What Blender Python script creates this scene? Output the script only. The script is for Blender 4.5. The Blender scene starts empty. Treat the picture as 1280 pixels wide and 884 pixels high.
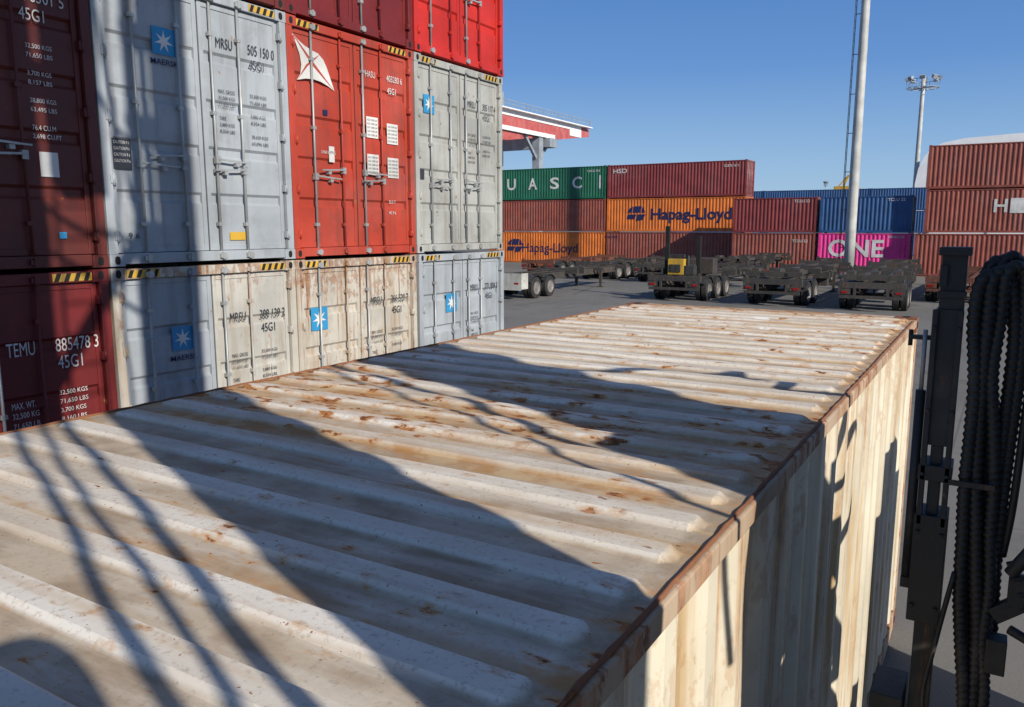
import bpy, math, random
from mathutils import Vector, noise
random.seed(4)
sc=bpy.context.scene
COL=sc.collection

# ------------------------------------------------------------------ mesh builder
class MB:
    def __init__(s): s.v=[];s.f=[];s.m=[];s.s=[]
    def face(s,pts,m=0,sm=False):
        n=len(s.v); s.v+= [tuple(p) for p in pts]; s.f.append(tuple(range(n,n+len(pts)))); s.m.append(m); s.s.append(sm)
    def box(s,x0,x1,y0,y1,z0,z1,m=0):
        n=len(s.v)
        s.v+=[(x0,y0,z0),(x1,y0,z0),(x1,y1,z0),(x0,y1,z0),(x0,y0,z1),(x1,y0,z1),(x1,y1,z1),(x0,y1,z1)]
        for f in ((3,2,1,0),(4,5,6,7),(0,1,5,4),(1,2,6,5),(2,3,7,6),(3,0,4,7)):
            s.f.append(tuple(n+i for i in f)); s.m.append(m); s.s.append(False)
    def beam(s,a,b,w,h,m=0):
        a=Vector(a);b=Vector(b);d=(b-a).normalized()
        up=Vector((0,0,1)) if abs(d.z)<.95 else Vector((0,1,0))
        r=d.cross(up).normalized(); u=r.cross(d).normalized()
        n=len(s.v)
        for p in (a,b):
            for i,j in ((-1,-1),(1,-1),(1,1),(-1,1)):
                s.v.append(tuple(p+r*(i*w/2)+u*(j*h/2)))
        for f in ((0,1,2,3),(7,6,5,4),(0,4,5,1),(1,5,6,2),(2,6,7,3),(3,7,4,0)):
            s.f.append(tuple(n+i for i in f)); s.m.append(m); s.s.append(False)
    def tube(s,pts,r,seg=8,m=0,rf=None,cap=True):
        P=[Vector(p) for p in pts]; n0=len(s.v); N=len(P)
        t=(P[1]-P[0]).normalized()
        ref=Vector((0,0,1)) if abs(t.z)<.9 else Vector((1,0,0))
        nrm=(ref-t*ref.dot(t)).normalized()
        L=0
        for i,p in enumerate(P):
            t2=((P[min(i+1,N-1)]-P[max(i-1,0)])).normalized()
            nrm=(nrm-t2*nrm.dot(t2)).normalized(); bn=t2.cross(nrm)
            if i: L+=(p-P[i-1]).length
            for k in range(seg):
                a=2*math.pi*k/seg
                rr=rf(L,a,i/(N-1)) if rf else r
                s.v.append(tuple(p+(nrm*math.cos(a)+bn*math.sin(a))*rr))
        for i in range(N-1):
            for k in range(seg):
                a=n0+i*seg+k;b=n0+i*seg+(k+1)%seg
                s.f.append((a,b,b+seg,a+seg)); s.m.append(m); s.s.append(True)
        if cap:
            s.f.append(tuple(n0+k for k in range(seg))[::-1]); s.m.append(m); s.s.append(False)
            s.f.append(tuple(n0+(N-1)*seg+k for k in range(seg))); s.m.append(m); s.s.append(False)
    def cyl(s,a,b,r,seg=10,m=0,r2=None):
        s.tube([a,b],r,seg,m,(lambda L,an,t:r+(r2-r)*t) if r2 is not None else None)
    def build(s,name,mats,parent=None,world=False,bevel=0):
        me=bpy.data.meshes.new(name)
        vs=s.v
        if parent is not None and world:
            o=parent.location; vs=[(v[0]-o.x,v[1]-o.y,v[2]-o.z) for v in vs]
        me.from_pydata(vs,[],s.f)
        for m in mats: me.materials.append(m)
        me.polygons.foreach_set('material_index',s.m)
        me.polygons.foreach_set('use_smooth',s.s)
        me.update()
        ob=bpy.data.objects.new(name,me); COL.objects.link(ob)
        if parent is not None: ob.parent=parent
        if bevel:
            b=ob.modifiers.new('bevel','BEVEL'); b.width=bevel; b.segments=2; b.limit_method='ANGLE'
        return ob

def empty(name,loc,label,cat,group=None,kind=None):
    e=bpy.data.objects.new(name,None); e.location=loc; e.empty_display_size=.2; COL.objects.link(e)
    e['label']=label; e['category']=cat
    if group: e['group']=group
    return e
def smooth(ctrl,n=8):
    P=[Vector(c) for c in ctrl]; P=[P[0]*2-P[1]]+P+[P[-1]*2-P[-2]]; out=[]
    for i in range(1,len(P)-2):
        for k in range(n):
            t=k/n
            out.append(.5*((2*P[i])+(-P[i-1]+P[i+1])*t+(2*P[i-1]-5*P[i]+4*P[i+1]-P[i+2])*t*t+(-P[i-1]+3*P[i]-3*P[i+1]+P[i+2])*t**3))
    out.append(P[-2]); return out

# ------------------------------------------------------------------ text
_tc={}
def textgeo(t,bold=0.0):
    k=(t,bold)
    if k in _tc: return _tc[k]
    cu=bpy.data.curves.new('t','FONT'); cu.body=t; cu.size=1; cu.offset=bold; cu.resolution_u=3
    ob=bpy.data.objects.new('t',cu); COL.objects.link(ob)
    dg=bpy.context.evaluated_depsgraph_get()
    me=bpy.data.meshes.new_from_object(ob.evaluated_get(dg))
    v=[tuple(x.co) for x in me.vertices]; f=[tuple(p.vertices) for p in me.polygons]
    x0=min(a[0] for a in v);x1=max(a[0] for a in v);y0=min(a[1] for a in v);y1=max(a[1] for a in v)
    v=[((a[0]-x0)/(x1-x0),(a[1]-y0)/(y1-y0)) for a in v]
    bpy.data.objects.remove(ob); bpy.data.curves.remove(cu); bpy.data.meshes.remove(me)
    _tc[k]=(v,f); return _tc[k]
def addtext(mb,t,org,right,w,h,m=0,bold=.0,up=Vector((0,0,1))):
    v,f=textgeo(t,bold); n=len(mb.v); org=Vector(org); right=Vector(right)
    for a in v: mb.v.append(tuple(org+right*(a[0]*w)+up*(a[1]*h)))
    for q in f:
        mb.f.append(tuple(n+i for i in q)); mb.m.append(m); mb.s.append(False)

# ------------------------------------------------------------------ materials
def nodes(name):
    m=bpy.data.materials.new(name); m.use_nodes=True; nt=m.node_tree
    return m,nt,nt.nodes['Principled BSDF']
def N(nt,t,**k):
    n=nt.nodes.new(t)
    for a,b in k.items(): setattr(n,a,b)
    return n
def noiseN(nt,vec,scale,detail=5,rough=.55,mp=None,dist=0):
    if mp:
        mm=N(nt,'ShaderNodeMapping'); mm.inputs['Scale'].default_value=mp; nt.links.new(vec,mm.inputs[0]); vec=mm.outputs[0]
    n=N(nt,'ShaderNodeTexNoise'); n.inputs['Scale'].default_value=scale; n.inputs['Detail'].default_value=detail
    n.inputs['Roughness'].default_value=rough; n.inputs['Distortion'].default_value=dist
    nt.links.new(vec,n.inputs['Vector']); return n.outputs[0]
def rng(nt,val,a,b,c=0,d=1):
    n=N(nt,'ShaderNodeMapRange'); n.inputs[1].default_value=a;n.inputs[2].default_value=b;n.inputs[3].default_value=c;n.inputs[4].default_value=d
    n.interpolation_type='SMOOTHSTEP'
    nt.links.new(val,n.inputs[0]); return n.outputs[0]
def mth(nt,op,a,b=None):
    n=N(nt,'ShaderNodeMath',operation=op)
    for i,x in enumerate((a,b)):
        if x is None: continue
        if isinstance(x,(int,float)): n.inputs[i].default_value=x
        else: nt.links.new(x,n.inputs[i])
    n.use_clamp=(op in('ADD','MULTIPLY','SUBTRACT')) ; return n.outputs[0]
def mix(nt,f,a,b):
    n=N(nt,'ShaderNodeMixRGB')
    for i,x in enumerate((f,a,b)):
        if isinstance(x,(int,float)): n.inputs[i].default_value=x
        elif isinstance(x,tuple): n.inputs[i].default_value=(x[0],x[1],x[2],1)
        else: nt.links.new(x,n.inputs[i])
    return n.outputs[0]
def sc3(c,k): return tuple(min(.95,x*k) for x in c)
def paint(name,base,var=.18,dirt=.35,dirtcol=(.16,.12,.09),rust=.25,streak=.35,rough=.5,bump=.12,spec=.4,metal=0,fade=.0,zr=None,rc0=(.10,.035,.018),rc1=(.38,.15,.05),spots=1,sv=.8):
    m,nt,b=nodes(name); L=nt.links
    pos=N(nt,'ShaderNodeNewGeometry').outputs['Position']
    a=noiseN(nt,pos,1.1,5)
    col=mix(nt,rng(nt,a,.32,.68),sc3(base,1-var),sc3(base,1+var*.7))
    if fade: col=mix(nt,mth(nt,'MULTIPLY',rng(nt,noiseN(nt,pos,.7,4),.45,.75),fade),col,tuple(min(.9,x*.6+.25) for x in base))
    st=noiseN(nt,pos,1,5,.6,mp=(6,6,.45))
    col=mix(nt,mth(nt,'MULTIPLY',rng(nt,st,.47,.68),streak),col,dirtcol)
    d=noiseN(nt,pos,3.5,8,.65)
    col=mix(nt,mth(nt,'MULTIPLY',rng(nt,d,.5,.72),dirt),col,dirtcol)
    if rust>0:
        r1=noiseN(nt,pos,13,9,.68,mp=(1,1,.6)); r2=noiseN(nt,pos,1.6,4)
        if zr:
            sp=N(nt,'ShaderNodeSeparateXYZ'); L.new(pos,sp.inputs[0])
            bz=rng(nt,sp.outputs[2],zr[0],zr[1],0,zr[2])
            r1=mth(nt,'ADD',r1,bz); r2=mth(nt,'ADD',r2,bz)
        r=mth(nt,'MULTIPLY',mth(nt,'MULTIPLY',rng(nt,r1,.68-.17*rust,.72-.13*rust),rng(nt,r2,.42,.56)),spots)
        s1=noiseN(nt,pos,1,6,.65,mp=(13,13,sv))
        if zr: s1=mth(nt,'ADD',s1,mth(nt,'MULTIPLY',bz,.6))
        rs=mth(nt,'MULTIPLY',rng(nt,s1,.62-.09*rust,.73-.03*rust),min(1,rust*1.1))
        r=mth(nt,'MAXIMUM',r,rs)
        rc=mix(nt,rng(nt,noiseN(nt,pos,22,6),.35,.65),rc0,rc1)
        col=mix(nt,mth(nt,'MULTIPLY',rng(nt,r,0,.6),.5),col,mix(nt,.5,rc1,col))
        col=mix(nt,mth(nt,'MULTIPLY',r,.9),col,rc)
        L.new(mth(nt,'ADD',mth(nt,'MULTIPLY',r,.4),rough),b.inputs['Roughness'])
    else: b.inputs['Roughness'].default_value=rough
    L.new(col,b.inputs['Base Color'])
    b.inputs['Specular IOR Level'].default_value=spec; b.inputs['Metallic'].default_value=metal
    if bump:
        bp=N(nt,'ShaderNodeBump'); bp.inputs['Strength'].default_value=bump; bp.inputs['Distance'].default_value=.02
        L.new(noiseN(nt,pos,9,7,.6),bp.inputs['Height']); L.new(bp.outputs[0],b.inputs['Normal'])
    return m
M={}
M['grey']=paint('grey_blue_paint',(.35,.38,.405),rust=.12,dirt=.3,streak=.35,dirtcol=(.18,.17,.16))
M['greyb']=paint('pale_grey_paint',(.37,.375,.35),rust=.3,dirt=.35,streak=.4,dirtcol=(.20,.17,.13))
M['cream']=paint('aged_white_paint',(.50,.47,.405),rust=.84,dirt=.4,streak=.65,dirtcol=(.36,.24,.13),zr=(2.0,2.95,.10),spots=.5,sv=.5)
M['cream2']=paint('aged_white_paint_b',(.50,.485,.44),rust=.58,dirt=.35,streak=.5,dirtcol=(.33,.27,.19),zr=(2.3,2.95,.08),spots=.4,sv=.6)
M['red']=paint('red_paint',(.42,.050,.026),rust=.15,dirt=.35,streak=.4,dirtcol=(.18,.05,.035),fade=.15)
M['redb']=paint('bright_red_paint',(.52,.028,.02),rust=.1,dirt=.2,streak=.2,dirtcol=(.2,.03,.02))
M['brown']=paint('oxide_red_paint',(.13,.026,.02),rust=.15,dirt=.3,streak=.25,dirtcol=(.06,.027,.022))
M['crim']=paint('crimson_paint',(.16,.018,.018),rust=.12,dirt=.3,streak=.25,dirtcol=(.06,.02,.02))
M['brownf']=paint('faded_oxide_paint',(.28,.070,.046),rust=.2,dirt=.3,streak=.4,dirtcol=(.12,.05,.04),fade=.12)
M['maroon']=paint('maroon_paint',(.22,.035,.035),rust=.1,dirt=.2,streak=.3,dirtcol=(.1,.03,.03),fade=.08)
M['orange']=paint('orange_paint',(.66,.17,.027),rust=.15,dirt=.25,streak=.3,dirtcol=(.3,.10,.04))
M['green']=paint('green_paint',(.015,.13,.07),rust=.1,dirt=.2,streak=.25,dirtcol=(.03,.07,.05))
M['blue']=paint('blue_paint',(.025,.085,.22),rust=.12,dirt=.2,streak=.2,dirtcol=(.03,.05,.12))
M['pink']=paint('magenta_paint',(.78,.05,.28),rust=.05,dirt=.15,streak=.2,dirtcol=(.3,.03,.1))
M['gal']=paint('galvanised_steel',(.40,.41,.40),rust=.3,dirt=.3,streak=.2,metal=.3,rough=.45)
M['rustrail']=paint('rusty_rail',(.46,.35,.25),rust=1.25,dirt=.7,streak=.5,dirtcol=(.33,.17,.08),rough=.75,rc0=(.17,.07,.035),rc1=(.44,.21,.10))
M['white']=paint('white_lettering',(.66,.65,.62),rust=0,dirt=.3,streak=.2,dirtcol=(.35,.3,.25),bump=0)
M['dark']=paint('dark_lettering',(.035,.04,.05),rust=0,dirt=.15,streak=.1,bump=0)
M['navy']=paint('navy_lettering',(.014,.02,.09),rust=0,dirt=.1,streak=.1,bump=0)
M['sky']=paint('light_blue_decal',(.03,.26,.50),rust=0,dirt=.15,streak=.1,dirtcol=(.1,.2,.3),bump=0)
M['yel']=paint('hazard_yellow',(.60,.36,.04),rust=.3,dirt=.4,streak=.3,bump=0)
M['black']=paint('black_void',(.012,.012,.012),rust=0,dirt=.1,streak=0,bump=0,rough=.8)
M['gasket']=paint('rubber_gasket',(.03,.03,.03),rust=0,dirt=.3,streak=.1,rough=.7)
M['dsteel']=paint('dark_machine_paint',(.028,.030,.031),rust=.35,dirt=.6,streak=.5,dirtcol=(.095,.088,.075),rough=.55,bump=.25)
M['chas']=paint('chassis_steel',(.05,.047,.044),rust=.5,dirt=.5,streak=.3,dirtcol=(.10,.085,.065),rough=.7)
M['chasr']=paint('chassis_rusty_red',(.14,.05,.033),rust=.7,dirt=.5,streak=.3,dirtcol=(.11,.07,.05),rough=.7)
M['chasw']=paint('chassis_white',(.5,.5,.45),rust=.4,dirt=.4,streak=.3,rough=.6)
M['tyre']=paint('tyre_rubber',(.025,.025,.026),rust=0,dirt=.5,streak=.1,dirtcol=(.09,.08,.07),rough=.85,bump=.3)
M['rim']=paint('wheel_rim',(.20,.19,.18),rust=.5,dirt=.5,streak=.1)
M['redl']=paint('red_lens',(.35,.01,.01),rust=0,dirt=.1,streak=0,rough=.2)
M['pole']=paint('pole_steel',(.50,.50,.47),rust=.05,dirt=.2,streak=.3,dirtcol=(.3,.28,.25))
M['crred']=paint('crane_red',(.50,.10,.09),rust=.1,dirt=.2,streak=.2,dirtcol=(.4,.25,.22),fade=.3)
M['crgrey']=paint('crane_grey',(.30,.34,.38),rust=.1,dirt=.2,streak=.2)
M['tarp']=paint('white_membrane',(.84,.84,.84),rust=0,dirt=.08,streak=.1,dirtcol=(.6,.6,.58),rough=.6,bump=0,var=.05)
M['hose']=paint('hose_rubber',(.026,.026,.026),rust=0,dirt=.7,streak=.1,dirtcol=(.10,.09,.08),rough=.5,bump=.2)

def roofmat(T,x0,x1):
    m,nt,b=nodes('weathered_roof_paint'); L=nt.links
    pos=N(nt,'ShaderNodeNewGeometry').outputs['Position']
    sep=N(nt,'ShaderNodeSeparateXYZ'); L.new(pos,sep.inputs[0]); X,Y,Z=sep.outputs
    base=mix(nt,rng(nt,noiseN(nt,pos,1.6,6),.36,.64),(.70,.63,.53),(.82,.765,.675))
    val=rng(nt,Z,T-.003,T+.006,1,0)
    dn=noiseN(nt,pos,1,7,.62,mp=(1.0,7,7))
    dfac=mth(nt,'MULTIPLY',val,rng(nt,dn,.36,.58,.30,.95))
    dcol=mix(nt,rng(nt,noiseN(nt,pos,5,6),.38,.62),(.37,.275,.185),(.56,.46,.34))
    col=mix(nt,dfac,base,dcol)
    g=rng(nt,noiseN(nt,pos,1,8,.65,mp=(.9,3.6,3.6)),.46,.66,0,.55)
    col=mix(nt,g,col,(.47,.38,.28))
    es=mth(nt,'MAXIMUM',rng(nt,X,x1-.095,x1-.06),rng(nt,X,x0+.095,x0+.06))
    col=mix(nt,mth(nt,'MULTIPLY',es,rng(nt,noiseN(nt,pos,14,7,.7),.36,.6,.35,.9)),col,(.38,.29,.20))
    col=mix(nt,rng(nt,noiseN(nt,pos,60,6,.72),.53,.66,0,.45),col,(.32,.25,.18))
    far=rng(nt,Y,3.5,6.4,0,.055)
    edge=mth(nt,'ADD',rng(nt,X,x1-.10,x1-.02,0,.07),rng(nt,X,x0+.12,x0+.02,0,.08))
    endY=rng(nt,Y,6.6,6.95,0,.07)
    mid=mth(nt,'MULTIPLY',rng(nt,Y,1.7,2.3,0,.09),rng(nt,Y,3.6,2.8,0,1))
    bias=mth(nt,'ADD',mth(nt,'ADD',far,edge),mth(nt,'ADD',endY,mid))
    t0=mth(nt,'ADD',noiseN(nt,pos,1,5,.55,mp=(.35,6,6)),bias)
    tb=mth(nt,'MULTIPLY',mth(nt,'MULTIPLY',rng(nt,t0,.50,.63),rng(nt,noiseN(nt,pos,3.5,8,.68,mp=(.6,1.4,1)),.34,.58)),rng(nt,Z,T-.003,T+.010,1,.55))
    col=mix(nt,mth(nt,'MULTIPLY',tb,.95),col,mix(nt,rng(nt,noiseN(nt,pos,9,6),.4,.6),(.47,.25,.10),(.58,.41,.23)))
    r1=mth(nt,'ADD',noiseN(nt,pos,15,7,.6,mp=(.6,1.3,1)),mth(nt,'MULTIPLY',bias,.8))
    clus=rng(nt,mth(nt,'ADD',noiseN(nt,pos,1.6,4),bias),.50,.58)
    rf=mth(nt,'MULTIPLY',rng(nt,r1,.635,.665),clus)
    halo=mth(nt,'MULTIPLY',rng(nt,r1,.54,.64),clus)
    col=mix(nt,mth(nt,'MULTIPLY',halo,.6),col,(.54,.29,.12))
    rc=mix(nt,rng(nt,noiseN(nt,pos,34,6),.38,.60),(.19,.075,.032),(.46,.19,.065))
    col=mix(nt,rf,col,rc)
    chips=mth(nt,'MULTIPLY',rng(nt,noiseN(nt,pos,34,2,.45,mp=(.5,1,1)),.72,.735),rng(nt,noiseN(nt,pos,1.1,3),.45,.55))
    col=mix(nt,chips,col,rc)
    chips2=rng(nt,noiseN(nt,pos,75,2,.5),.71,.74)
    col=mix(nt,chips2,col,(.34,.16,.075))
    wp=mth(nt,'MULTIPLY',rng(nt,noiseN(nt,pos,2.2,6,.6),.60,.63),rng(nt,Y,5.2,5.8))
    col=mix(nt,wp,col,(.82,.79,.72))
    L.new(col,b.inputs['Base Color'])
    b.inputs['Roughness'].default_value=.75; b.inputs['Specular IOR Level'].default_value=.18
    bp=N(nt,'ShaderNodeBump'); bp.inputs['Strength'].default_value=.25; bp.inputs['Distance'].default_value=.004
    h=mth(nt,'SUBTRACT',noiseN(nt,pos,40,8,.68),mth(nt,'MULTIPLY',mth(nt,'MAXIMUM',rf,chips),.3))
    L.new(h,bp.inputs['Height']); L.new(bp.outputs[0],b.inputs['Normal'])
    return m

def asphalt():
    m,nt,b=nodes('asphalt'); L=nt.links
    pos=N(nt,'ShaderNodeNewGeometry').outputs['Position']
    c=mix(nt,rng(nt,noiseN(nt,pos,.12,6,.6),.35,.65),(.14,.135,.125),(.20,.19,.175))
    c=mix(nt,rng(nt,noiseN(nt,pos,60,5,.7),.4,.65,0,.5),c,(.26,.25,.235))
    c=mix(nt,rng(nt,noiseN(nt,pos,.8,7,.65),.53,.72,0,.5),c,(.08,.077,.07))
    c=mix(nt,rng(nt,noiseN(nt,pos,1,6,.6,mp=(2.5,.15,1)),.56,.70,0,.45),c,(.07,.068,.064))
    v=N(nt,'ShaderNodeTexVoronoi'); v.feature='DISTANCE_TO_EDGE'; v.inputs['Scale'].default_value=.17; L.new(pos,v.inputs['Vector'])
    c=mix(nt,rng(nt,v.outputs['Distance'],.0,.004,.4,0),c,(.05,.05,.05))
    L.new(c,b.inputs['Base Color']); b.inputs['Roughness'].default_value=.85; b.inputs['Specular IOR Level'].default_value=.2
    bp=N(nt,'ShaderNodeBump'); bp.inputs['Strength'].default_value=.4; bp.inputs['Distance'].default_value=.01
    L.new(noiseN(nt,pos,70,5,.7),bp.inputs['Height']); L.new(bp.outputs[0],b.inputs['Normal'])
    return m

g=MB(); g.face([(-1500,-1500,0),(1500,-1500,0),(1500,1500,0),(-1500,1500,0)])
go=g.build('ground',[asphalt()]); go['kind']='structure'

# ------------------------------------------------------------------ containers
W=2.438
def corr(L,pitch=.278,depth=.036):
    out=[];s=0
    n=max(1,int(round(L/pitch))); p=L/n
    for i in range(n):
        b=i*p
        out+=[(b,0),(b+p*.26,0),(b+p*.5,depth),(b+p*.76,depth)]
    out.append((L,0)); return out
def casting_mesh():
    mb=MB(); mb.box(-.178,0,0,.162,0,.118,0)
    def oval(c,axis,a,bb):
        pts=[]
        for k in range(14):
            t=2*math.pi*k/14
            u=math.copysign(abs(math.cos(t))**.7,math.cos(t))*a; w=math.sin(t)*bb
            pts.append({'x':(c[0],c[1]+w,c[2]+u),'y':(c[0]+u,c[1],c[2]+w),'z':(c[0]+u,c[1]+w,c[2])}[axis])
        mb.face(pts,1)
    oval((.0025,.081,.059),'x',.042,.03)
    oval((-.089,-.0025,.059),'y',.04,.028); oval((-.089,.1645,.059),'y',.04,.028)
    oval((-.089,.081,.1205),'z',.055,.03)
    return mb
def frame_mesh(L,H,w=W):
    mb=MB()
    for x0,x1 in ((-.13,-.004),(-L+.004,-L+.13)):
        for y0,y1 in ((.004,.10),(w-.10,w-.004)):
            mb.box(x0,x1,y0,y1,.118,H-.118)
    for y0,y1 in ((.006,.066),(w-.066,w-.006)):
        mb.box(-L+.178,-.178,y0,y1,.045,.19); mb.box(-L+.178,-.178,y0,y1,H-.10,H-.035)
    mb.box(-.14,-.008,.162,w-.162,H-.115,H-.012); mb.box(-L+.01,-L+.12,.162,w-.162,H-.11,H-.02)
    mb.box(-.14,-.008,.162,w-.162,.018,.125); mb.box(-L+.01,-L+.12,.162,w-.162,.02,.15)
    return mb
def body_mesh(L,H,w=W,pitch=.278):
    mb=MB(); z0,z1=.18,H-.09
    pr=corr(L-.26,pitch)
    for side in (0,1):
        for (a,da),(b,db) in zip(pr[:-1],pr[1:]):
            ya=(.018+da) if side==0 else (w-.018-da); yb=(.018+db) if side==0 else (w-.018-db)
            q=[(-L+.13+a,ya,z0),(-L+.13+b,yb,z0),(-L+.13+b,yb,z1),(-L+.13+a,ya,z1)]
            mb.face(q if side==0 else q[::-1])
    pe=corr(w-.2,.25,.04)
    for (a,da),(b,db) in zip(pe[:-1],pe[1:]):
        mb.face([(-L+.02+db,.1+b,z0),(-L+.02+da,.1+a,z0),(-L+.02+da,.1+a,z1),(-L+.02+db,.1+b,z1)])
    pr=corr(L-.26,.209,.02)
    for (a,da),(b,db) in zip(pr[:-1],pr[1:]):
        mb.face([(-L+.13+a,.05,H-.04-da),(-L+.13+b,.05,H-.04-db),(-L+.13+b,w-.05,H-.04-db),(-L+.13+a,w-.05,H-.04-da)])
    mb.face([(-L+.05,.05,.12),(-.05,.05,.12),(-.05,w-.05,.12),(-L+.05,w-.05,.12)])
    return mb
CAST=casting_mesh()
_castme={}
def castings(par,mat,L,H,which='all'):
    k=mat.name
    for x in (0,-L+.178):
        for y in (0,W-.162):
            for z in (0,H-.118):
                if k not in _castme:
                    o=CAST.build('corner_casting',[mat,M['black']],par); _castme[k]=o.data
                else:
                    o=bpy.data.objects.new('corner_casting',_castme[k]); COL.objects.link(o); o.parent=par
                o.location=(x,y,z)
def door_mesh(y0,y1,H):
    mb=MB(); z0,z1=.13,H-.12; xf=-.062; g=.028
    n=5; per=(z1-z0-.12)/n
    prof=[(z0+.06,0)]
    for i in range(n):
        b=z0+.06+i*per
        if i>0: prof+= [(b+.035,1),(b+.065,0)]
        if i<n-1: prof+=[(b+per-.065,0),(b+per-.035,1)]
    prof.append((z1-.06,0))
    for (a,da),(b,db) in zip(prof[:-1],prof[1:]):
        mb.face([(xf-da*g,y0+.06,a),(xf-da*g,y1-.06,a),(xf-db*g,y1-.06,b),(xf-db*g,y0+.06,b)])
    x0,x1=xf-.045,xf+.012
    mb.box(x0,x1,y0+.008,y0+.06,z0,z1); mb.box(x0,x1,y1-.06,y1-.008,z0,z1)
    mb.box(x0,x1-.001,y0+.06,y1-.06,z0,z0+.06); mb.box(x0,x1-.001,y0+.06,y1-.06,z1-.06,z1)
    mb.box(x0+.01,xf-.003,y0,y0+.008,z0,z1,1); mb.box(x0+.01,xf-.003,y1-.008,y1,z0,z1,1)
    return mb
def rod_mesh(y,H):
    mb=MB(); x=-.022
    mb.cyl((x,y,.05),(x,y,H-.045),.015,8,0)
    for z in (.42,1.0,1.62,H-.45):
        mb.box(-.05,x+.018,y-.03,y+.03,z-.02,z+.02)
    for z in (.07,H-.075):
        mb.box(-.006,.022,y-.045,y+.045,z-.024,z+.024); mb.box(-.03,.03,y-.018,y+.018,z-.036,z+.036)
    return mb
def handle_mesh(y,d,z):
    mb=MB(); x=.0
    mb.box(-.04,.008,y-.028,y+.028,z-.04,z+.04)
    mb.beam((x+.01,y,z+.01),(x+.012,y+d*.38,z-.012),.012,.020)
    mb.beam((x+.01,y+d*.3,z-.008),(x+.025,y+d*.43,z-.014),.014,.016)
    mb.box(-.05,.006,y+d*.27-.025,y+d*.27+.025,z-.06,z-.02)
    return mb
def star(mb,y0,z0,s,x,mb_b=0,mw=1):
    mb.face([(x,y0,z0),(x,y0+s,z0),(x,y0+s,z0+s),(x,y0,z0+s)],mb_b)
    cy,cz=y0+s/2,z0+s/2; pts=[]
    for k in range(14):
        a=math.pi/2+2*math.pi*k/14; r=s*(.42 if k%2==0 else .15)
        pts.append((x+.0015,cy-r*math.cos(a),cz+r*math.sin(a)))
    for k in range(14):
        mb.face([(x+.0015,cy,cz),pts[k],pts[(k+1)%14]],mw)
RODS=(.42,.93,1.355,1.73)
TX=-.0465
def lines(mb,y,z,rows,m,h=.043,w=.27,dz=.076):
    for i,t in enumerate(rows):
        if t: addtext(mb,t,(TX,y,z-i*dz),(0,1,0),w*len(t)/11.,h,m,0)
def near(col,tier,mat,label,marks,framemat=None,doormats=None):
    H=2.896; Y0=[2.27,4.725,7.18,9.63][col]; z=tier*2.915
    e=empty('shipping_container',(-7.45+random.uniform(-.02,.02),Y0+random.uniform(-.006,.006),z),label,'shipping container','stacked shipping containers with doors facing the lane')
    mt=M[mat]; fm=M[framemat or mat]
    body_mesh(12.19,H).build('container_body',[mt],e)
    frame_mesh(12.19,H).build('container_frame',[fm],e,bevel=.006)
    castings(e,fm,12.19,H)
    for i,(a,b) in enumerate(((.10,1.217),(1.221,2.338))):
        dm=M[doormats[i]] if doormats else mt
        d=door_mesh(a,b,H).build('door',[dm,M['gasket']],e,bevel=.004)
        yy=.10 if i==0 else 2.338
        for hz in (.3,.85,1.45,2.05,2.6):
            hm=MB(); hm.box(-.05,.006,yy-.03,yy+.03,hz-.04,hz+.04); hm.cyl((.006,yy,hz-.06),(.006,yy,hz+.06),.012,8)
            hm.build('hinge',[fm],d)
        for j in (0,1):
            y=RODS[i*2+j]
            rod_mesh(y,H).build('lock_rod',[M['gal'] if j==0 or mat in ('grey','greyb') else dm],d)
            hz=1.02+.1*((i+j)%2)
            handle_mesh(y,(1 if j==0 else -1),hz).build('handle',[M['gal']],d)
    mk=MB(); mats=[M['white'],M['dark'],M['sky'],M['yel'],M['black'],M['navy'],mt]
    for ya in (.17,W-.17-.38):
        zt=H-.10; x=-.004
        mk.face([(x,ya,zt),(x,ya+.38,zt),(x,ya+.38,zt+.075),(x,ya,zt+.075)],3)
        for k in range(4):
            y=ya+.01+k*.095
            mk.face([(x+.002,y,zt),(x+.002,y+.045,zt),(x+.002,y+.075,zt+.075),(x+.002,y+.03,zt+.075)],4)
    marks(mk)
    mk.build('marking',mats,e)
    return e
def grossblock(mk,y,z,m,n=8,s=1):
    R=['MAX. GROSS','32,500 KGS','71,650 LBS','','TARE','3,880 KGS','8,554 LBS','','NET','28,620 KGS','63,096 LBS','','CU. CAP.','76.4 CU.M','2,698 CU.FT']
    lines(mk,y,z,R[:n],m,h=.043*s,w=.25*s,dz=.072*s)
CY,DY=1.445,1.885
def code(mk,own,num,z,m,h=.11,w1=.225,w2=.39,iso='45G1'):
    if own: addtext(mk,own,(TX,CY,z),(0,1,0),w1,h,m)
    addtext(mk,num,(TX,DY,z),(0,1,0),w2,h,m); addtext(mk,iso,(TX,DY+.01,z-.165),(0,1,0),w1*.95,h,m)
def m_brown2(mk):
    addtext(mk,'476301 5',(TX,1.80,2.35),(0,1,0),.42,.105,0); addtext(mk,'45G1',(TX,1.81,2.19),(0,1,0),.22,.105,0)
    addtext(mk,'GLDU',(TX,1.45,2.35),(0,1,0),.22,.105,0)
    lines(mk,1.84,1.95,['32,500 KGS','71,650 LBS','','3,700 KGS','8,157 LBS','','28,800 KGS','63,495 LBS','','76.4 CU.M','2,698 CU.FT'],0,h=.045,w=.26,dz=.078)
    mk.face([(TX,1.88,.84),(TX,2.05,.84),(TX,2.05,1.06),(TX,1.88,1.06)],0)
    mk.face([(TX,2.0,.28),(TX,2.07,.28),(TX,2.07,.34),(TX,2.0,.34)],2)
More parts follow.
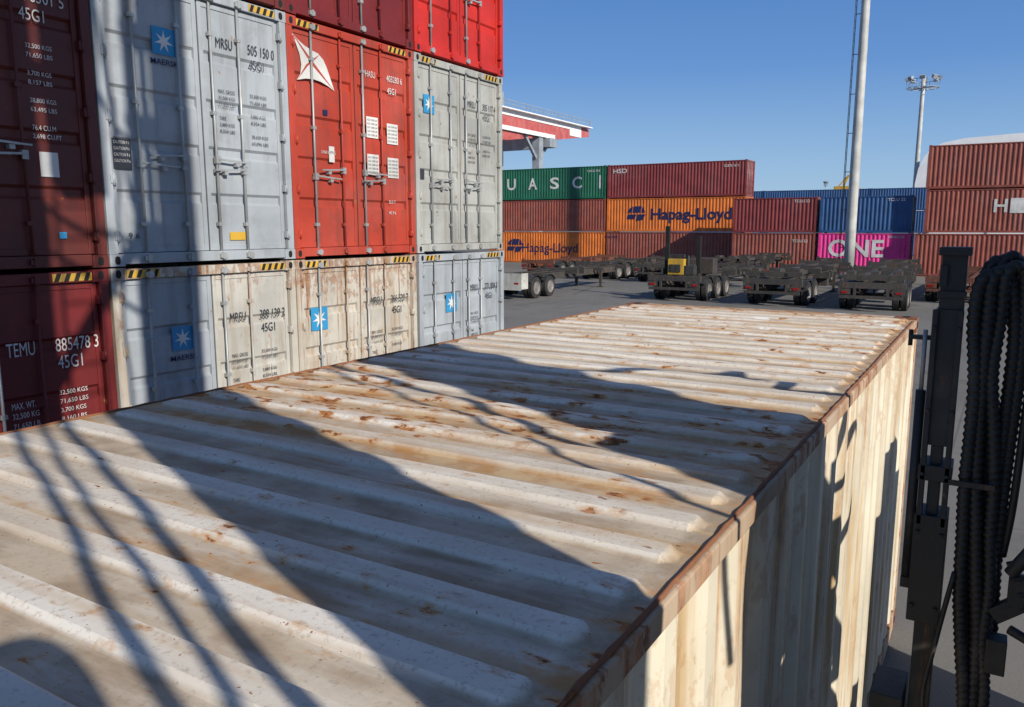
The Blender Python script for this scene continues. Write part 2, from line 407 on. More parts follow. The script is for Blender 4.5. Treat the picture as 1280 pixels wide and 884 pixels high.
def m_maersk2(mk):
    star(mk,.66,2.13,.27,TX,2,0); addtext(mk,'MAERSK',(TX,.63,2.03),(0,1,0),.33,.058,5,.01)
    code(mk,'MRSU','505 150 0',2.33,1)
    grossblock(mk,CY,1.85,1,8); lines(mk,DY,1.85,['32,500 KGS','71,650 LBS','','3,880 KGS','8,554 LBS','','28,620 KGS','63,096 LBS'],1,w=.27)
    mk.face([(TX,.14,.95),(TX,.34,.95),(TX,.34,1.25),(TX,.14,1.25)],1)
    for k in range(4): addtext(mk,'CAUTION 9 6',(TX+.002,.155,1.2-.06*k),(0,1,0),.17,.03,0)
    mk.face([(TX,1.5,.24),(TX,1.72,.24),(TX,1.72,.33),(TX,1.5,.33)],3)
    addtext(mk,'9 6',(TX,.25,.27),(0,1,0),.12,.06,1)
def m_red2(mk):
    x=TX
    def P(pts,m=0,dx=0): mk.face([(x+dx,.12+a*.72,2.12+b*.60) for a,b in pts],m)
    c=(.46,.46)
    out=[(.0,1.0),(.14,.88),(.30,.79),(.48,.73),(.62,.70),(.74,.60),(.82,.46),(.90,.26),(1.0,.0),(.84,.08),(.66,.14),(.48,.16),(.30,.14),(.10,.08),(.18,.22),(.21,.40),(.18,.60),(.10,.80)]
    for i in range(len(out)): P([c,out[i],out[(i+1)%len(out)]])
    P([(.0,1.0),(.50,.50),(1.0,.0),(.46,.44)],6,.002)
    P([(.11,.09),(.36,.40),(.56,.58),(.66,.69),(.50,.57),(.32,.42)],6,.002)
    code(mk,'HASU','403280 6',2.40,0,h=.085,w1=.20,w2=.34)
    for (a,b) in ((1.44,1.60),(1.87,1.55),(1.44,1.10),(1.87,1.08)):
        mk.face([(x,a,b),(x,a+.24,b),(x,a+.24,b+.28),(x,a,b+.28)],0)
        for k in range(5): addtext(mk,'KGS 32500 LBS',(x+.002,a+.02,b+.225-.05*k),(0,1,0),.20,.026,1)
    addtext(mk,'CHINA SHIPPING',(x,.56,1.32),(0,1,0),.26,.04,0)
    mk.face([(x,.62,1.8),(x,.70,1.8),(x,.70,1.87),(x,.62,1.87)],5)
    mk.face([(x,.70,1.22),(x,.80,1.22),(x,.80,1.42),(x,.70,1.42)],0)
    lines(mk,1.88,.72,['32.5 T','','HC 9 6'],0)
def m_grey2(mk):
    star(mk,.27,2.08,.27,TX,2,0)
    code(mk,'MRSU','305 117 4',2.30,1,h=.105)
    grossblock(mk,CY,1.85,1,8); mk.face([(TX,.14,1.1),(TX,.26,1.1),(TX,.26,1.25),(TX,.14,1.25)],1)
    lines(mk,DY,1.85,['32,500 KGS','71,650 LBS','','3,880 KGS','8,554 LBS'],1,w=.27)
def m_temu(mk):
    code(mk,'TEMU','885478 3',2.14,0,h=.125,w1=.25,w2=.42)
    lines(mk,CY,1.66,['MAX. WT.','32,500 KG','71,650 LB','','TARE','3,700 KG'],0,h=.06,w=.29,dz=.095)
    lines(mk,DY,1.72,['32,500 KGS','71,650 LBS','3,700 KGS','8,160 LBS','28,800 KGS'],0,h=.05,w=.30,dz=.085)
def m_m1(mk):
    star(mk,.67,1.98,.26,TX,2,0); addtext(mk,'MAERSK',(TX,.64,1.87),(0,1,0),.34,.058,5,.01)
    code(mk,'MRSU','388 139 2',2.22,1,h=.105)
    grossblock(mk,CY,1.80,1,8); lines(mk,DY,1.80,['32,500 KGS','71,650 LBS','','3,880 KGS','8,554 LBS','','28,620 KGS'],1,w=.27)
def m_m2(mk):
    star(mk,.27,1.97,.30,TX,2,0)
    code(mk,'MRSU','366 520 7',2.22,1,h=.105)
    grossblock(mk,CY,1.80,1,8); lines(mk,DY,1.80,['32,500 KGS','71,650 LBS','','3,880 KGS'],1,w=.27)
def m_m3(mk):
    star(mk,.74,1.95,.30,TX,2,0)
    code(mk,'MRKU','271 804 1',2.25,1,h=.105)
    grossblock(mk,CY,1.85,1,8)
def m_plain(mk):
    grossblock(mk,CY,1.7,0,8); addtext(mk,'45G1',(TX,DY,2.1),(0,1,0),.24,.12,0)
near(0,0,'crim',"dark red container at the base of the stack with white code",m_temu)
near(1,0,'cream2',"rust-streaked white container with blue star logo on ground tier",m_m1,framemat='cream',doormats=('grey','cream2'))  # left door coloured bluish grey to stand in for shade on white paint
near(2,0,'cream',"very rusty cream container with blue star logo on ground tier",m_m2,framemat='cream')
near(3,0,'grey',"pale blue-grey container with star logo at stack corner",m_m3)
near(0,1,'brown',"oxide brown container stacked on the dark red one",m_brown2)
near(1,1,'grey',"blue-grey container with star logo and galvanised lock rods",m_maersk2)
near(2,1,'red',"orange-red container with white wing emblem and four labels",m_red2)
near(3,1,'greyb',"pale grey weathered container with small blue star logo",m_grey2)
near(0,2,'brown',"brown container on the third tier of the stack",m_plain)
near(1,2,'brown',"brown container on the third tier above grey one",m_plain)
near(2,2,'crim',"dark red container on the third tier above orange-red one",m_plain)
near(3,2,'redb',"bright red container on the third tier at stack corner",m_plain)

_cache={}
def far(x_right,Y,z,L,H,mat,label,marks=None,group='shipping containers in the far row'):
    e=empty('shipping_container',(x_right,Y,z),label,'shipping container',group)
    k=(L,H,mat)
    if k not in _cache:
        a=body_mesh(L,H).build('container_body',[M[mat]],e); b=frame_mesh(L,H)
        b2=b.build('container_frame',[M[mat]],e)
        c=[]
        for i,(p,q) in enumerate(((.10,1.217),(1.221,2.338))):
            dm=door_mesh(p,q,H)
            for j in (0,1):
                rm=rod_mesh(RODS[i*2+j],H); n=len(dm.v); dm.v+=rm.v; dm.f+=[tuple(n+t for t in f) for f in rm.f]; dm.m+=[2]*len(rm.f); dm.s+=rm.s
            c.append(dm.build('door',[M[mat],M['gasket'],M['gal']],e))
        _cache[k]=[a.data,b2.data]+[o.data for o in c]
    else:
        for nm,me in zip(('container_body','container_frame','door','door'),_cache[k]):
            o=bpy.data.objects.new(nm,me); COL.objects.link(o); o.parent=e
    castings(e,M[mat],L,H)
    if marks:
        mk=MB(); marks(mk,x_right); mk.build('marking',[M['white'],M['dark'],M['navy']],e)
    return e
HC=2.89; SD=2.585
def T(mk,t,X,xr,z,w,h,m=0,b=.01): addtext(mk,t,(X-xr,.004,z),(1,0,0),w,h,m,b)
def rect(mk,X,xr,z,w,h,m=0,dy=0): mk.face([(X-xr,.006-dy,z),(X-xr+w,.006-dy,z),(X-xr+w,.006-dy,z+h),(X-xr,.006-dy,z+h)],m)
def k_uasc(mk,xr):
    for i,c in enumerate('UASC'): T(mk,c,-40.3+2.3*i,xr,.95,.95,1.05,0,.02)
    T(mk,'UACU 534',-31.9,xr,2.35,1.2,.2,0); rect(mk,-30.75,xr,.9,.16,1.15)
def k_hap(x0,xt,wt,b=.022,h=1.25):
    def f(mk,xr):
        T(mk,'Hapag-Lloyd',xt,xr,.74,wt,h,2,b)
        y=.004
        def p(pts): mk.face([(x0-xr+a*1.7,y,.95+b*1.25) for a,b in pts],2)
        p([(.0,.12),(.42,.12),(.50,.44),(.04,.44)]); p([(.30,.56),(.72,.56),(.80,1.0),(.38,1.0)])
        p([(.50,.0),(.85,.06),(1.0,.44),(.58,.44)]); p([(.04,.56),(.25,.56),(.32,.98),(.12,.84)]); p([(.77,.56),(.98,.56),(.9,.92),(.84,.96)])
        T(mk,'HLBU 201',x0+10.2,xr,2.35,1.2,.2,2)
    return f
def k_hsd(mk,xr): T(mk,'HSD',-29.4,xr,2.15,1.3,.38,0); T(mk,'SUDU 611',-19.6,xr,2.35,1.2,.2,0)
def k_one(mk,xr): T(mk,'ONE',-10.55,xr,1.18,3.7,1.25,0,.022); T(mk,'ONEU 22',-6.6,xr,2.55,1.0,.16,0)
def k_h(mk,xr): T(mk,'H',-.42,xr,1.35,.75,.85,0,.02); rect(mk,.48,xr,1.3,1.2,.95)
def k_sm(mk,xr): T(mk,'TCLU 22',xr-1.6,xr,2.2,1.1,.2,0)
D=66
far(-30.1,D,0,12.19,HC,'orange','orange container on ground tier of far row, dark blue lettering',k_hap(-40.3,-38.6,5.8,.005,1.1))
far(-30.1,D,2.9,12.19,HC,'brownf','faded brown container on second tier of far row')
far(-30.1,D,5.8,12.19,HC,'green','green container on third tier with white letters',k_uasc)
far(-17.75,D,0,12.19,HC,'brownf','faded brown container on ground tier of far row')
far(-17.75,D,2.9,12.19,HC,'orange','orange container on second tier, dark blue lettering',k_hap(-28.0,-25.8,7.0))
far(-17.75,D,5.8,12.19,HC,'maroon','maroon container on third tier of far row',k_hsd)
far(-11.5,62,0,6.06,HC,'brownf','short faded brown container on the ground in far row',k_sm)
far(-11.5,62,2.9,6.06,SD,'maroon','short maroon container on second tier',k_sm)
far(-5.2,62,0,6.06,HC,'pink','short magenta container with white lettering on the ground',k_one)
far(-5.2,62,2.9,6.06,SD,'blue','short blue container on second tier above magenta one',k_sm)
far(7.3,61.2,0,12.19,HC,'brownf','faded brown container on ground tier beside the asphalt lane')
far(7.8,61.2,2.9,12.19,HC,'brownf','faded brown container on second tier with white lettering',k_h)
far(7.75,61.2,5.8,12.19,HC,'brownf','faded brown container on top tier by the white hall')
for xr in (-13.3,-7.14,-25.6):
    for t in range(3):
        far(xr,103,t*2.6,12.19 if xr<-13 else 6.06,SD,'blue','blue container in the rear row behind short containers',None,'blue containers in the rear row')

# ------------------------------------------------------------------ the weathered container underneath
TT=2.591; XL,XR,YA,YB=-2.93,-.492,-5.09,7.10
fc=empty('shipping_container',((XL+XR)/2,(YA+YB)/2,0),"weathered white container with rusty ribbed roof standing on asphalt",'shipping container')
RM=roofmat(TT,XL,XR)
rb=MB()
px0,px1=XL+.012,XR-.012; 
xs=[px0,px0+.02,px0+.03]; xs+= [px0+.036+.0065*i for i in range(13)]
a=xs[-1]; b=px1-.036-.0065*12; xs+=[a+(b-a)*i/36 for i in range(1,36)]
xs+=[px1-.036-.0065*i for i in range(12,-1,-1)]+[px1-.03,px1-.02,px1]
pitch=.2085
ridges=[2.02+pitch*k for k in range(-33,26) if YA+.25<2.02+pitch*k<YB-.22]
offs=[-.104,-.070,-.050,-.046,-.042,-.037,-.033,-.016,0,.016,.033,.037,.042,.046,.050,.070]
ysr=[YA+.15,ridges[0]-.125]
for r in ridges: ysr+=[r+o for o in offs]
ysr+=[ridges[-1]+.11,YB-.13]
def lin(t): return max(0,min(1,t))
rp={i:(random.uniform(.92,1.08),random.uniform(-.010,.008),random.uniform(-.008,.010)) for i in range(len(ridges))}
def rh(x,y):
    i=max(0,min(len(ridges)-1,int(round((y-ridges[0])/pitch))))
    dy=abs(y-ridges[i]); k,e0,e1=rp[i]
    d=min(x-(px0+.042+e0),(px1-.042+e1)-x)
    if d<=0: h=0
    else:
        w=.050*math.sqrt(min(1,.05+d/.035)); h=min(lin((w-dy)/.017),lin(d/.028))*.0150*k
    n=noise.noise(Vector((x*.9,y*1.2,3)))*.0028+noise.noise(Vector((x*3,y*3,9)))*.0006
    ed=min(1,(min(x-px0,px1-x))/.1)
    return TT-.004+h+n*ed
for j,y in enumerate(ysr):
    for i,x in enumerate(xs):
        rb.v.append((x,y,rh(x,y)))
nx=len(xs)
for j in range(len(ysr)-1):
    for i in range(nx-1):
        q=j*nx+i; rb.f.append((q,q+1,q+1+nx,q+nx)); rb.m.append(0); rb.s.append(True)
rb.box(XL+.03,XR-.03,YB-.14,YB-.004,TT-.03,TT+.0005); rb.box(XL+.03,XR-.03,YA+.004,YA+.15,TT-.03,TT+.0005)
ro=rb.build('roof',[RM],fc,world=True)
ro.data.set_sharp_from_angle(angle=math.radians(20))
SW=paint('side_wall_paint',(.68,.62,.49),rust=.74,dirt=.3,streak=.9,dirtcol=(.46,.31,.15),zr=(1.6,2.6,.06),rc0=(.26,.12,.05),rc1=(.50,.27,.11),spots=.3,sv=.35)
fr=MB()
for x0,x1 in ((XL,XL+.06),(XR-.06,XR)):
    fr.box(x0,x1,YA+.18,YB-.18,TT-.065,TT-.006)
    fr.box(x0,x1,YA+.18,YB-.18,.01,.16)
for x0,x1 in ((XL+.004,XL+.15),(XR-.15,XR-.004)):
    fr.box(x0,x1,YB-.12,YB-.004,.118,TT-.118); fr.box(x0,x1,YA+.004,YA+.12,.118,TT-.118)
for z0,z1 in ((TT-.12,TT-.031),(.01,.15)):
    fr.box(XL+.165,XR-.165,YB-.11,YB-.006,z0,z1); fr.box(XL+.165,XR-.165,YA+.006,YA+.11,z0,z1)
fr.build('container_frame',[M['rustrail']],fc,world=True,bevel=.007)
lp=MB()
for x in (XR-.016,XL+.016):
    pts=[(x+random.uniform(-.0015,.0015),YA+.2+i*.06,TT-.002) for i in range(int((YB-YA-.4)/.06))]
    lp.tube(pts,.006,6,0,lambda L,a,t:.0055+.0015*math.sin(L*160))
WS=paint('weld_rust',(.24,.10,.05),rust=.8,dirt=.5,dirtcol=(.15,.07,.04),rough=.85)
lp.build('weld_seam',[WS],fc,world=True)
sw=MB(); pr=corr(YB-YA-.24)
for side in (0,1):
    for (a,da),(b,db) in zip(pr[:-1],pr[1:]):
        xa=XR-.010-da if side else XL+.010+da; xb=XR-.010-db if side else XL+.010+db
        sw.face([(xa,YA+.12+a,.155),(xb,YA+.12+b,.155),(xb,YA+.12+b,TT-.06),(xa,YA+.12+a,TT-.06)])
pe=corr(XR-XL-.24)
for yy,sg in ((YB-.03,-1),(YA+.03,1)):
    for (a,da),(b,db) in zip(pe[:-1],pe[1:]):
        sw.face([(XL+.12+a,yy+sg*da,.14),(XL+.12+b,yy+sg*db,.14),(XL+.12+b,yy+sg*db,TT-.1),(XL+.12+a,yy+sg*da,TT-.1)])
sw.build('side_wall',[SW],fc,world=True)
for x in (XL,XR-.162):
    for y in (YB,YA+.178):
        for z in (0,TT-.112):
            c=MB(); c.v=[(v[1],v[0],v[2]) for v in CAST.v]; c.f=[f[::-1] for f in CAST.f]; c.m=list(CAST.m); c.s=list(CAST.s)
            o=c.build('corner_casting',[WS,M['black']],fc,bevel=0)
            o.location=(x-fc.location.x,y-fc.location.y,z)

# ------------------------------------------------------------------ straddle carrier (machine beside the container)
CZ=3.30
sd=empty('straddle_carrier',(1.2,1.2,0),"dark steel straddle carrier leg with hydraulic hoses beside container",'straddle carrier')
mm=MB()
mm.box(1.0,1.4,.20,.62,.9,11.5); mm.box(.96,1.44,.12,.70,.25,.9)
mm.build('leg',[M['dsteel']],sd,world=True,bevel=.01)
mm=MB()  # unseen leg; gaps and rungs shaped for lit patches in its shadow
mm.box(1.0,1.4,1.63,2.23,3.75,8.05)
mm.box(1.0,1.4,1.93,2.23,8.05,9.9); mm.box(1.1,1.3,1.60,1.66,8.05,12); mm.box(1.1,1.3,1.76,1.80,8.05,12); 
mm.box(1.0,1.4,1.90,2.05,9.9,12); mm.box(1.0,1.4,2.12,2.23,9.9,12)
for z in (9.0,9.9,10.5,11.1,11.6): mm.box(1.05,1.35,1.6,2.2,z,z+.14)
for y0,y1 in ((1.50,1.80),(2.02,2.30)): mm.box(1.0,1.4,y0,y1,.9,3.75)
for z in (1.0,1.75,2.35,2.9,3.3): mm.box(1.05,1.35,1.80,2.06,z,z+.38)
mm.box(.96,1.44,1.45,2.31,.25,.9)
mm.build('leg',[M['dsteel']],sd,world=True,bevel=.01)
blocks=((2.30,2.60,1.0,3.36),(2.60,2.68,1.0,2.4),(2.60,2.68,2.5,2.78),(2.60,2.68,2.9,3.2),(2.68,2.90,1.0,3.0),(2.74,2.84,3.06,3.2),(2.90,3.04,1.0,2.2),(2.90,3.04,2.32,2.55),(2.95,3.06,2.68,2.88),(3.04,3.26,1.0,1.95),(3.12,3.24,2.1,2.35),(3.26,3.55,1.0,1.55),(3.34,3.44,1.66,1.8),(3.9,4.25,1.0,1.5))
for (y0,y1,z0,z1) in blocks:
    mm=MB(); mm.box(1.02,1.3,y0,y1,z0,z1); mm.beam((1.16,2.25,(z0+z1)/2),(1.16,y0+.02,(z0+z1)/2),.03,.03); mm.build('shadow_block',[M['dsteel']],sd,world=True,bevel=.008)  # unseen blocks added to cast the stepped shadow on the side wall
mm=MB(); mm.box(1.02,1.38,-3.5,4.6,12.0,12.6); mm.box(1.05,1.35,.70,1.45,.45,.8); mm.box(1.05,1.35,2.31,5.9,.35,1.0)
mm.beam((1.2,.62,6.6),(1.2,1.63,8.0),.10,.12); mm.beam((1.2,.62,7.9),(1.2,1.6,7.2),.05,.05)  # unseen braces added for diagonal shadows on the stacked doors
mm.build('frame_beam',[M['dsteel']],sd,world=True,bevel=.01)
mm=MB(); mm.box(1.02,1.38,4.5,5.9,1.0,2.35); mm.box(1.02,1.38,4.9,5.5,2.35,2.7); mm.build('shadow_box',[M['dsteel']],sd,world=True,bevel=.01)  # unseen box added to shadow the far part of the side wall
mm=MB(); mm.box(1.05,1.4,.80,1.22,8.45,11.9); mm.box(1.05,1.4,.62,.80,9.3,9.5); mm.box(1.05,1.4,.62,.80,10.3,10.6); mm.box(1.05,1.4,-.30,.20,8.7,11.9)  # unseen panels added to keep the upper left containers in shadow
mm.build('shadow_panel',[M['dsteel']],sd,world=True,bevel=.01)
mm=MB()
for y in (.80,1.16): mm.cyl((1.15,y,5.7),(1.15,y,8.45),.022,8)
for k in range(9): mm.cyl((1.15,.80,5.85+.3*k),(1.15,1.16,5.85+.3*k),.014,6)
mm.build('ladder',[M['dsteel']],sd,world=True)
def wheel_mb(r,w,cx,cy,cz):
    mb=MB(); prof=[(-.5,.62),(-.5,.9),(-.38,1.0),(.38,1.0),(.5,.9),(.5,.62)]
    S=28
    for k in range(S):
        a0=2*math.pi*k/S;a1=2*math.pi*(k+1)/S
        for (p,q),(p2,q2) in zip(prof[:-1],prof[1:]):
            mb.face([(cx+p*w,cy+q*r*math.cos(a0),cz+q*r*math.sin(a0)),(cx+p*w,cy+q*r*math.cos(a1),cz+q*r*math.sin(a1)),(cx+p2*w,cy+q2*r*math.cos(a1),cz+q2*r*math.sin(a1)),(cx+p2*w,cy+q2*r*math.cos(a0),cz+q2*r*math.sin(a0))],0,True)
        for s in (-1,1):
            x1=cx+s*w*.5; x2=cx+s*w*.28
            mb.face([(x1,cy+.62*r*math.cos(a0),cz+.62*r*math.sin(a0)),(x1,cy+.62*r*math.cos(a1),cz+.62*r*math.sin(a1)),(x2,cy+.5*r*math.cos(a1),cz+.5*r*math.sin(a1)),(x2,cy+.5*r*math.cos(a0),cz+.5*r*math.sin(a0))],1)
            mb.face([(x2,cy+.5*r*math.cos(a0),cz+.5*r*math.sin(a0)),(x2,cy+.5*r*math.cos(a1),cz+.5*r*math.sin(a1)),(cx+s*w*.34,cy+.15*r*math.cos(a1),cz+.15*r*math.sin(a1)),(cx+s*w*.34,cy+.15*r*math.cos(a0),cz+.15*r*math.sin(a0))],1)
    mb.cyl((cx-w*.42,cy,cz),(cx+w*.42,cy,cz),.15*r,12,1)
    return mb
for y in (-.5,1.15):
    wheel_mb(.75,.45,1.85,y,.75).build('wheel',[M['tyre'],M['rim']],sd,world=True)
mm=MB(); mm.cyl((1.2,-.5,.6),(1.85,-.5,.75),.1,10); mm.cyl((1.2,1.15,.6),(1.85,1.15,.75),.1,10); mm.box(1.05,1.35,-.9,.12,.45,.8)
mm.build('axle_beam',[M['dsteel']],sd,world=True)
def spiral(pts,r,name='hydraulic_hose',parent=sd,pitch=.020,seg=14):
    P=[Vector(p) for p in pts]; out=[]; step=.004
    for a,b in zip(P[:-1],P[1:]):
        n=max(1,int((b-a).length/step))
        for k in range(n): out.append(a+(b-a)*(k/n))
    out.append(P[-1])
    mb=MB(); mb.tube(out,r,seg,0,lambda L,a,t: r*(1+.13*math.sin(2*math.pi*(L/pitch)-a)))
    return mb.build(name,[M['hose']],parent,world=True)
def plain(pts,r,name='cable',parent=sd,mat='hose'):
    mb=MB(); mb.tube(smooth(pts,8),r,8); return mb.build(name,[M[mat]],parent,world=True)
mm=MB()
mm.box(-.125,-.065,2.46,2.53,2.9,CZ-.06)
mm.box(-.134,-.056,2.445,2.545,CZ-.075,CZ-.053)
mm.box(-.130,-.060,2.452,2.46,CZ-.19,CZ-.17)
mm.box(-.128,-.108,2.45,2.455,CZ-.16,CZ-.1)
mm.box(-.131,-.068,2.452,2.547,CZ-.60,CZ-.22)
mm.box(-.137,-.122,2.44,2.452,CZ-.83,CZ-.22); mm.box(-.077,-.062,2.44,2.452,CZ-.83,CZ-.22)
mm.box(-.115,-.085,2.46,2.53,CZ-.83,CZ-.60)
mm.box(-.142,-.058,2.44,2.555,CZ-.70,CZ-.655)
mm.box(-.142,-.058,2.44,2.555,CZ-1.12,CZ-.80)
mm.box(-.120,-.065,2.455,2.545,.9,CZ-1.12)
for z in (CZ-.27,CZ-.50,CZ-.68,CZ-.85,CZ-1.07):
    for x in (-.13,-.07): mm.cyl((x,2.441,z),(x,2.43,z),.006,6)
mm.build('mast',[M['dsteel']],sd,world=True,bevel=.004)
mm=MB(); mm.cyl((-.152,2.47,CZ-1.0),(-.152,2.47,CZ-.45),.013,12); mm.cyl((-.152,2.47,CZ-.45),(-.152,2.47,CZ-.28),.006,8,1); mm.box(-.165,-.137,2.455,2.485,CZ-1.03,CZ-1.0)
mm.build('hydraulic_cylinder',[M['dsteel'],M['gal']],sd,world=True)
mm=MB(); mm.box(-.22,-.13,2.42,2.60,CZ-1.56,CZ-1.36); mm.build('bracket',[M['dsteel']],sd,world=True,bevel=.005)
mm=MB(); mm.box(-.17,1.0,2.42,2.50,CZ-1.72,CZ-1.62); mm.build('support_arm',[M['dsteel']],sd,world=True,bevel=.005)
mm=MB(); mm.beam((-.135,2.5,CZ-.305),(-.19,2.5,CZ-.305),.02,.012); mm.cyl((-.19,2.5,CZ-.33),(-.19,2.5,CZ-.285),.006,8)
mm.build('bracket',[M['dsteel']],sd,world=True)
random.seed(11)
for i,(x,y,r,arch) in enumerate(((-.040,2.455,.0165,0),(-.012,2.462,.0170,1),(.018,2.465,.0160,2),(-.026,2.50,.015,0),(.004,2.505,.015,1))):
    c=[]
    z=CZ-.135+.012*i
    if arch==1: c+=[(x+.070,y+.02,CZ-1.15),(x+.062,y+.03,CZ-.85),(x+.066,y+.03,CZ-.55),(x+.070,y+.03,CZ-.30)]
    if arch==2: c+=[(x+.045,y+.03,CZ-.95),(x+.050,y+.03,CZ-.65),(x+.058,y+.03,CZ-.40),(x+.056,y+.03,CZ-.24)]
    c+=[(x+.050,y+.025,z-.02),(x+.030,y+.01,z+.010),(x+.007,y,z-.018)]
    zz=z-.12; k=0
    while zz>CZ-1.95:
        sag=.006*math.sin(k*1.1+i*1.7)
        c.append((x+random.uniform(-.004,.004)+sag+.070*((z-zz)/1.5)**1.4,y+random.uniform(-.005,.005),zz)); zz-=.15; k+=1
    spiral(smooth(c,8),r)
plain([(.105,2.5,CZ-.12),(.108,2.5,CZ-.3),(.100,2.5,CZ-.5),(.092,2.49,CZ-.75),(.08,2.5,CZ-.90)],.010,'cable')
plain([(-.03,2.44,CZ-.95),(-.06,2.42,CZ-1.15),(-.08,2.41,CZ-1.35),(-.02,2.42,CZ-1.5),(.05,2.43,CZ-1.62)],.007,'cable')
mm=MB()
mm.beam((.07,2.46,CZ-1.06),(.19,2.46,CZ-.96),.03,.045); mm.cyl((.10,2.45,CZ-.93),(.15,2.45,CZ-.84),.018,10); mm.box(.06,.11,2.43,2.49,CZ-1.22,CZ-1.12)
mm.cyl((.11,2.46,CZ-1.09),(.22,2.46,CZ-1.14),.014,10); mm.box(.10,.14,2.44,2.5,CZ-1.02,CZ-.94)
for k in range(4): mm.beam((.09+.015*k,2.44,CZ-.90-.04*k),(.17+.01*k,2.46,CZ-.87-.045*k),.014,.012)
mm.build('hose_fitting',[M['dsteel']],sd,world=True,bevel=.003)
mm=MB(); mm.box(-.065,.045,2.430,2.436,CZ-.70,CZ-.685); mm.build('hose_clamp',[M['dsteel']],sd,world=True)
def vhose(x,y,z0,z1,r,amp,seed,name='hydraulic_hose'):
    random.seed(seed); c=[]; z=z0
    while z<z1: c.append((x+random.uniform(-amp,amp),y+random.uniform(-amp,amp),z)); z+=.33
    mb=MB(); mb.tube(smooth(c,5),r,8); return mb.build(name,[M['hose']],sd,world=True)
vhose(1.05,-.14,2.6,11,.018,.012,1); vhose(1.05,-.06,2.6,11,.014,.02,2); vhose(1.05,.03,2.4,11,.02,.012,3)
vhose(.97,.70,1.5,8.4,.028,.025,5); vhose(1.0,.76,2.6,8.4,.016,.04,6)
vhose(.97,1.50,1.5,11,.022,.04,7); vhose(1.0,2.30,1.5,11,.03,.03,8); vhose(1.0,1.34,3.0,8,.012,.05,12)
plain([(1.0,2.2,CZ+.9),(.95,2.75,CZ+.62),(.85,2.98,CZ+.40),(.80,3.12,CZ+.30),(.72,3.05,CZ+.22),(.70,3.16,CZ+.12),(.62,3.05,CZ+.04),(.60,3.2,CZ-.15),(.62,3.1,CZ-.4),(.8,2.7,CZ-.8),(1.0,2.3,CZ-1.2)],.022,'hydraulic_hose')
plain([(1.0,2.25,CZ-.2),(.7,3.2,CZ-.45),(.6,3.5,CZ-.3),(.55,3.62,CZ-.62),(.65,3.3,CZ-.9),(1.0,2.25,CZ-1.3)],.022,'hydraulic_hose')
# unseen slack cables high up, added for thin diagonal shadows on the stack
plain([(1.1,-1.2,11.9),(1.1,-.7,10.2),(1.15,.0,9.0),(1.15,.9,8.1),(1.1,1.6,7.9)],.03,'cable')
plain([(1.1,.62,11.6),(1.1,1.0,10.2),(1.12,1.35,9.2),(1.1,1.6,8.9)],.025,'cable')
plain([(1.1,1.62,11.8),(1.1,1.35,10.6),(1.1,1.42,9.4),(1.1,1.62,8.2)],.022,'cable')
mm=MB()  # unseen stand-in for the camera operator's head, added for its roof shadow
mm.tube([(.80,-.24,CZ+.24+.03*i) for i in range(9)],.1,14,0,lambda L,a,t:(.05+.075*math.sin(math.pi*min(1,max(0,t*.92+.04)))**.6)*(1+.12*math.sin(3*a+1)))
mm.box(.70,.90,-.42,-.06,CZ+.06,CZ+.25)
mm.cyl((.80,-.24,CZ-.8),(.80,-.24,CZ+.2),.03,8); mm.beam((.80,-.24,CZ-.7),(1.1,.3,CZ-.7),.05,.05)
mm.build('head_shadow_caster',[M['dsteel']],sd,world=True,bevel=.01)

